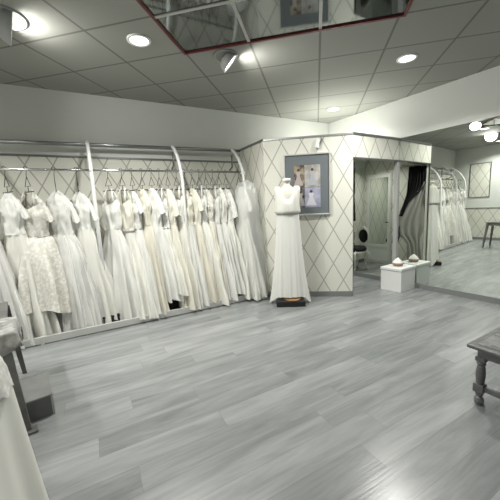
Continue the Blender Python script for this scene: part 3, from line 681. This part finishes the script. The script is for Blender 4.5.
for k in range(3):
    y0 = .05 + k * .325
    bb(.05, LX - .05, y0, y0 + .30, BH - .001, BH + .006).build('carved_panel', CARV, bn, bevel=.006)
ap = MB()
for a in ((.05, LX - .05, .05, .075), (.05, LX - .05, LY - .075, LY - .05), (.05, .075, .075, LY - .075), (LX - .075, LX - .05, .075, LY - .075)):
    ap.box(e1 * a[0] + e2 * a[2] + UPV * (BH - .095), e1 * (a[1] - a[0]), e2 * (a[3] - a[2]), UPV * .067)
ap.build('apron', BENCHW, bn, bevel=.004)
for x in (.07, LX - .07):
    for y in (.075, LY - .075):
        c = e1 * x + e2 * y; lg = MB()
        def sq(hw, z0, z1): lg.box(c - e1 * hw - e2 * hw + UPV * z0, e1 * 2 * hw, e2 * 2 * hw, UPV * (z1 - z0))
        sq(.030, BH - .125, BH - .095 + .005); sq(.032, .098, .162)
        lg.lathe(c, [(.02, .325), (.034, .318), (.024, .306), (.027, .29), (.036, .25), (.037, .22), (.030, .185), (.028, .165)] if False else [(.024, .163), (.026, .185), (.030, .22), (.030, .25), (.025, .29), (.018, .304), (.029, .312), (.029, .320), (.022, .328), (.022, .338)], 20)
        lg.lathe(c, [(.018, 0), (.028, .008), (.032, .03), (.026, .052), (.016, .062), (.024, .075), (.026, .099)], 20)
        lg.build('leg', BENCHW, bn, smooth=False, bevel=.003)
st = MB()
for y in (.075, LY - .075): st.box(e1 * .07 + e2 * (y - .014) + UPV * .112, e1 * (LX - .14), e2 * .028, UPV * .036)
st.box(e1 * (LX / 2 - .014) + e2 * .08 + UPV * .112, e1 * .028, e2 * (LY - .16), UPV * .036)
st.build('stretcher', BENCHW, bn, bevel=.004)

# ------------------------------------------------------------------ left foreground: table, doily, bowl, step box, gown
f1 = Vector((-1.62, 1.88, 0)); f2 = Vector((-2.25, 2.673, 0)); ta = (f2 - f1).normalized(); tl = (f2 - f1).length; tb = Vector((-ta.y, ta.x, 0))   # tb away from the room centre
TZ = .74
tt = thing('side_table', 'narrow grey wooden table with slender legs at the left edge beside the racks', 'table', f1)
MB().box(ta * .01 + tb * .035 + UPV * (TZ - .03), ta * (tl - .02), tb * .38, UPV * .03).build('tabletop', GREYWOOD, tt, bevel=.006)
MB().box(ta * .04 + tb * .05 + UPV * (TZ - .10), ta * (tl - .08), tb * .31, UPV * .07).build('apron', GREYWOOD, tt, bevel=.004)
for i, (a, b) in enumerate(((.0, .0), (tl, .0), (.0, .40), (tl, .40))):
    c = ta * a + tb * b; tc_ = ta * (a + (.03 if a == 0 else -.06)) + tb * (b + (.055 if b == 0 else -.03))
    pts = [c + UPV * 0, c * .7 + tc_ * .3 + UPV * .2, tc_ + UPV * (TZ - .03)]
    lg = MB()
    rg = []
    for p_, hw in zip(pts, (.017, .020, .027)): rg.append([p_ - ta * hw - tb * hw, p_ + ta * hw - tb * hw, p_ + ta * hw + tb * hw, p_ - ta * hw + tb * hw])
    lg.loft(rg).build('leg', GREYWOOD, tt, bevel=.003)
    if i == 0:
        MB().box(c - ta * .05 - tb * .05, ta * .08, tb * .08, UPV * .018).build('foot', GREYWOOD, tt, bevel=.003)
# doily: round cloth, centre on the table edge, hanging down with scalloped hem
dc = f1 + ta * .13 + tb * .115 + UPV * (TZ + .004); Rr_ = .27
dm = MB(); rings = []
nr, ns = 16, 96
for k in range(nr + 1):
    ring = []
    for j in range(ns):
        t = 2 * PI * j / ns; r_ = Rr_ * k / nr * (1 + (.045 * abs(math.sin(6 * t)) if k == nr else 0))
        x, y = r_ * math.cos(t), r_ * math.sin(t)      # x along ta, y along tb
        ex_ = max(0, -.135 - x); ey_ = max(0, -.135 - y); drop = math.hypot(ex_, ey_)
        wv = .008 * math.sin(t * 14) * min(1, drop * 8) + .004 + drop * .1
        p_ = dc + ta * (max(x, -.135) - (wv if ex_ else 0)) + tb * (max(y, -.135) - (wv if ey_ else 0)) - UPV * drop
        ring.append(p_ if k else dc)
    rings.append(ring)
dm.loft(rings, caps=False)
DOI = lace_mat('embroidered_grey_linen', (.42, .42, .40), (.24, .24, .23), 17)
ob = thing('doily', 'round grey embroidered cloth with scalloped edge hanging over the side table', 'cloth', f1 + UPV * TZ)
localise(dm, ob).build('cloth', DOI, ob, smooth=True, solid=.003)
em = MB()
for k in range(6):
    t = k * PI / 3; p_ = f1 + ta * .12 + tb * -.047 + UPV * (TZ - .055) + (ta * math.cos(t) + UPV * math.sin(t)) * .028
    em.lathe(p_, [(.001, -.004), (.018, -.003), (.018, .003), (.001, .004)], 10, tb)
localise(em, ob).build('embroidered_flower', mat('dark_thread', (.09, .09, .085), .8), ob)
bo = thing('padded_bowl', 'round grey bowl on the embroidered cloth at the left edge', 'bowl', f1 + ta * .22 + tb * .20 + UPV * (TZ + .007))
MB().lathe((0, 0, 0), [(.04, 0), (.07, .008), (.095, .035), (.108, .075), (.104, .11), (.094, .112), (.096, .075), (.08, .035), (.03, .016)], 32).build('bowl', mat('matt_grey_ceramic', (.36, .36, .34), .7, bump=(12, .3)), bo, smooth=True)

bx = thing('step_box', 'low grey podium box with pale top on the floor beside the side table', 'box', (-1.56, 2.064, 0))
a1_ = (Vector((-1.689, 1.957, 0)) - Vector((-1.56, 2.064, 0))).normalized(); a2_ = Vector((-a1_.y, a1_.x, 0)); a2_ = -a2_ if a2_.y < 0 else a2_
a2_ = Vector((-.62, .80, 0)).normalized(); a1_ = Vector((-.80, -.62, 0))
BX, BY, BZ = .30, .40, .165
MB().box(UPV * .0, a1_ * BX, a2_ * BY, UPV * (BZ - .012)).build('box_body', mat('dark_grey_box_side', (.105, .11, .108), .5, var=(6, .2)), bx, bevel=.003)
MB().box(-a1_ * .004 - a2_ * .004 + UPV * (BZ - .012), a1_ * (BX + .008), a2_ * (BY + .008), UPV * .012).build('lid', mat('light_grey_box_top', (.22, .228, .222), .45, var=(8, .15)), bx, bevel=.003)
ed = MB()
ed.box(-a1_ * .003 - a2_ * .006, a1_ * .014, a2_ * .012, UPV * (BZ - .012)); ed.box(-a1_ * .003 + a2_ * (BY - .008), a1_ * .014, a2_ * .012, UPV * (BZ - .012))
ed.build('corner_trim', mat('pale_corner_trim', (.30, .31, .30), .4), bx)
MB().lathe(a1_ * (BX - .06) + a2_ * (BY * .5) + UPV * (BZ - .001), [(.001, 0), (.006, 0), (.006, .004), (.001, .005)], 10).build('screw_head', BLACKP, bx)

gx, gy = -1.44, 1.04
gf = thing('wedding_gown', 'white satin gown with lace trim in the lower left foreground, close to the camera', 'wedding dress', (gx, gy, 0), -.3)
rings = []
N = 120
for k in range(36):
    u = k / 35; z = 1.12 - 1.10 * u
    A_ = .13 + .235 * sm(u * 2.8) + .07 * u ** 1.2
    rings.append([(A_ * (1 + (.02 + .05 * u) * (math.sin(9 * t) + .5 * math.sin(14 * t + 1))) * math.cos(t), A_ * .92 * (1 + (.02 + .05 * u) * (math.sin(9 * t) + .5 * math.sin(14 * t + 1))) * math.sin(t), z) for t in [2 * PI * j / N for j in range(N)]])
MB().loft(rings, caps=False).build('skirt', SATIN, gf, smooth=True)
rings = []
for z, A_ in ((.76, .385), (.84, .372), (.95, .335), (1.03, .27), (1.1, .19), (1.14, .15)):
    rings.append([((A_ + .012) * (1 + .015 * math.sin(22 * t) + .03 * math.sin(9 * t)) * math.cos(t), (A_ + .012) * .93 * (1 + .015 * math.sin(22 * t)) * math.sin(t), z - (.03 * abs(math.sin(11 * t)) if z < .8 else 0)) for t in [2 * PI * j / N for j in range(N)]])
MB().loft(rings, caps=False).build('lace_overlay', LACEW, gf, smooth=True)
rings = [ell(z, a_, b_, 60, .02, 9, z) for z, a_, b_ in ((1.1, .135, .12), (1.2, .14, .12), (1.32, .165, .14), (1.42, .17, .13), (1.5, .16, .11))]
MB().loft(rings, caps=False).build('bodice', LACEW, gf, smooth=True)
df = thing('dress_form', 'dress form under the white satin gown in the lower left foreground', 'mannequin', (gx, gy, 0), -.3)
MB().lathe((0, 0, 0), [(.05, 1.0), (.10, 1.02), (.115, 1.1), (.11, 1.2), (.12, 1.35), (.125, 1.45), (.10, 1.54), (.05, 1.60), (.045, 1.68), (.04, 1.70)], 24).build('torso', mat('cream_form_cloth'), df, smooth=True)
MB().tube([(0, 0, .03), (0, 0, 1.01)], .014).build('pole', GREYMETAL, df)
MB().lathe((0, 0, 0), [(.18, 0), (.18, .015), (.04, .03)], 24).build('base', BLACKP, df, smooth=True)
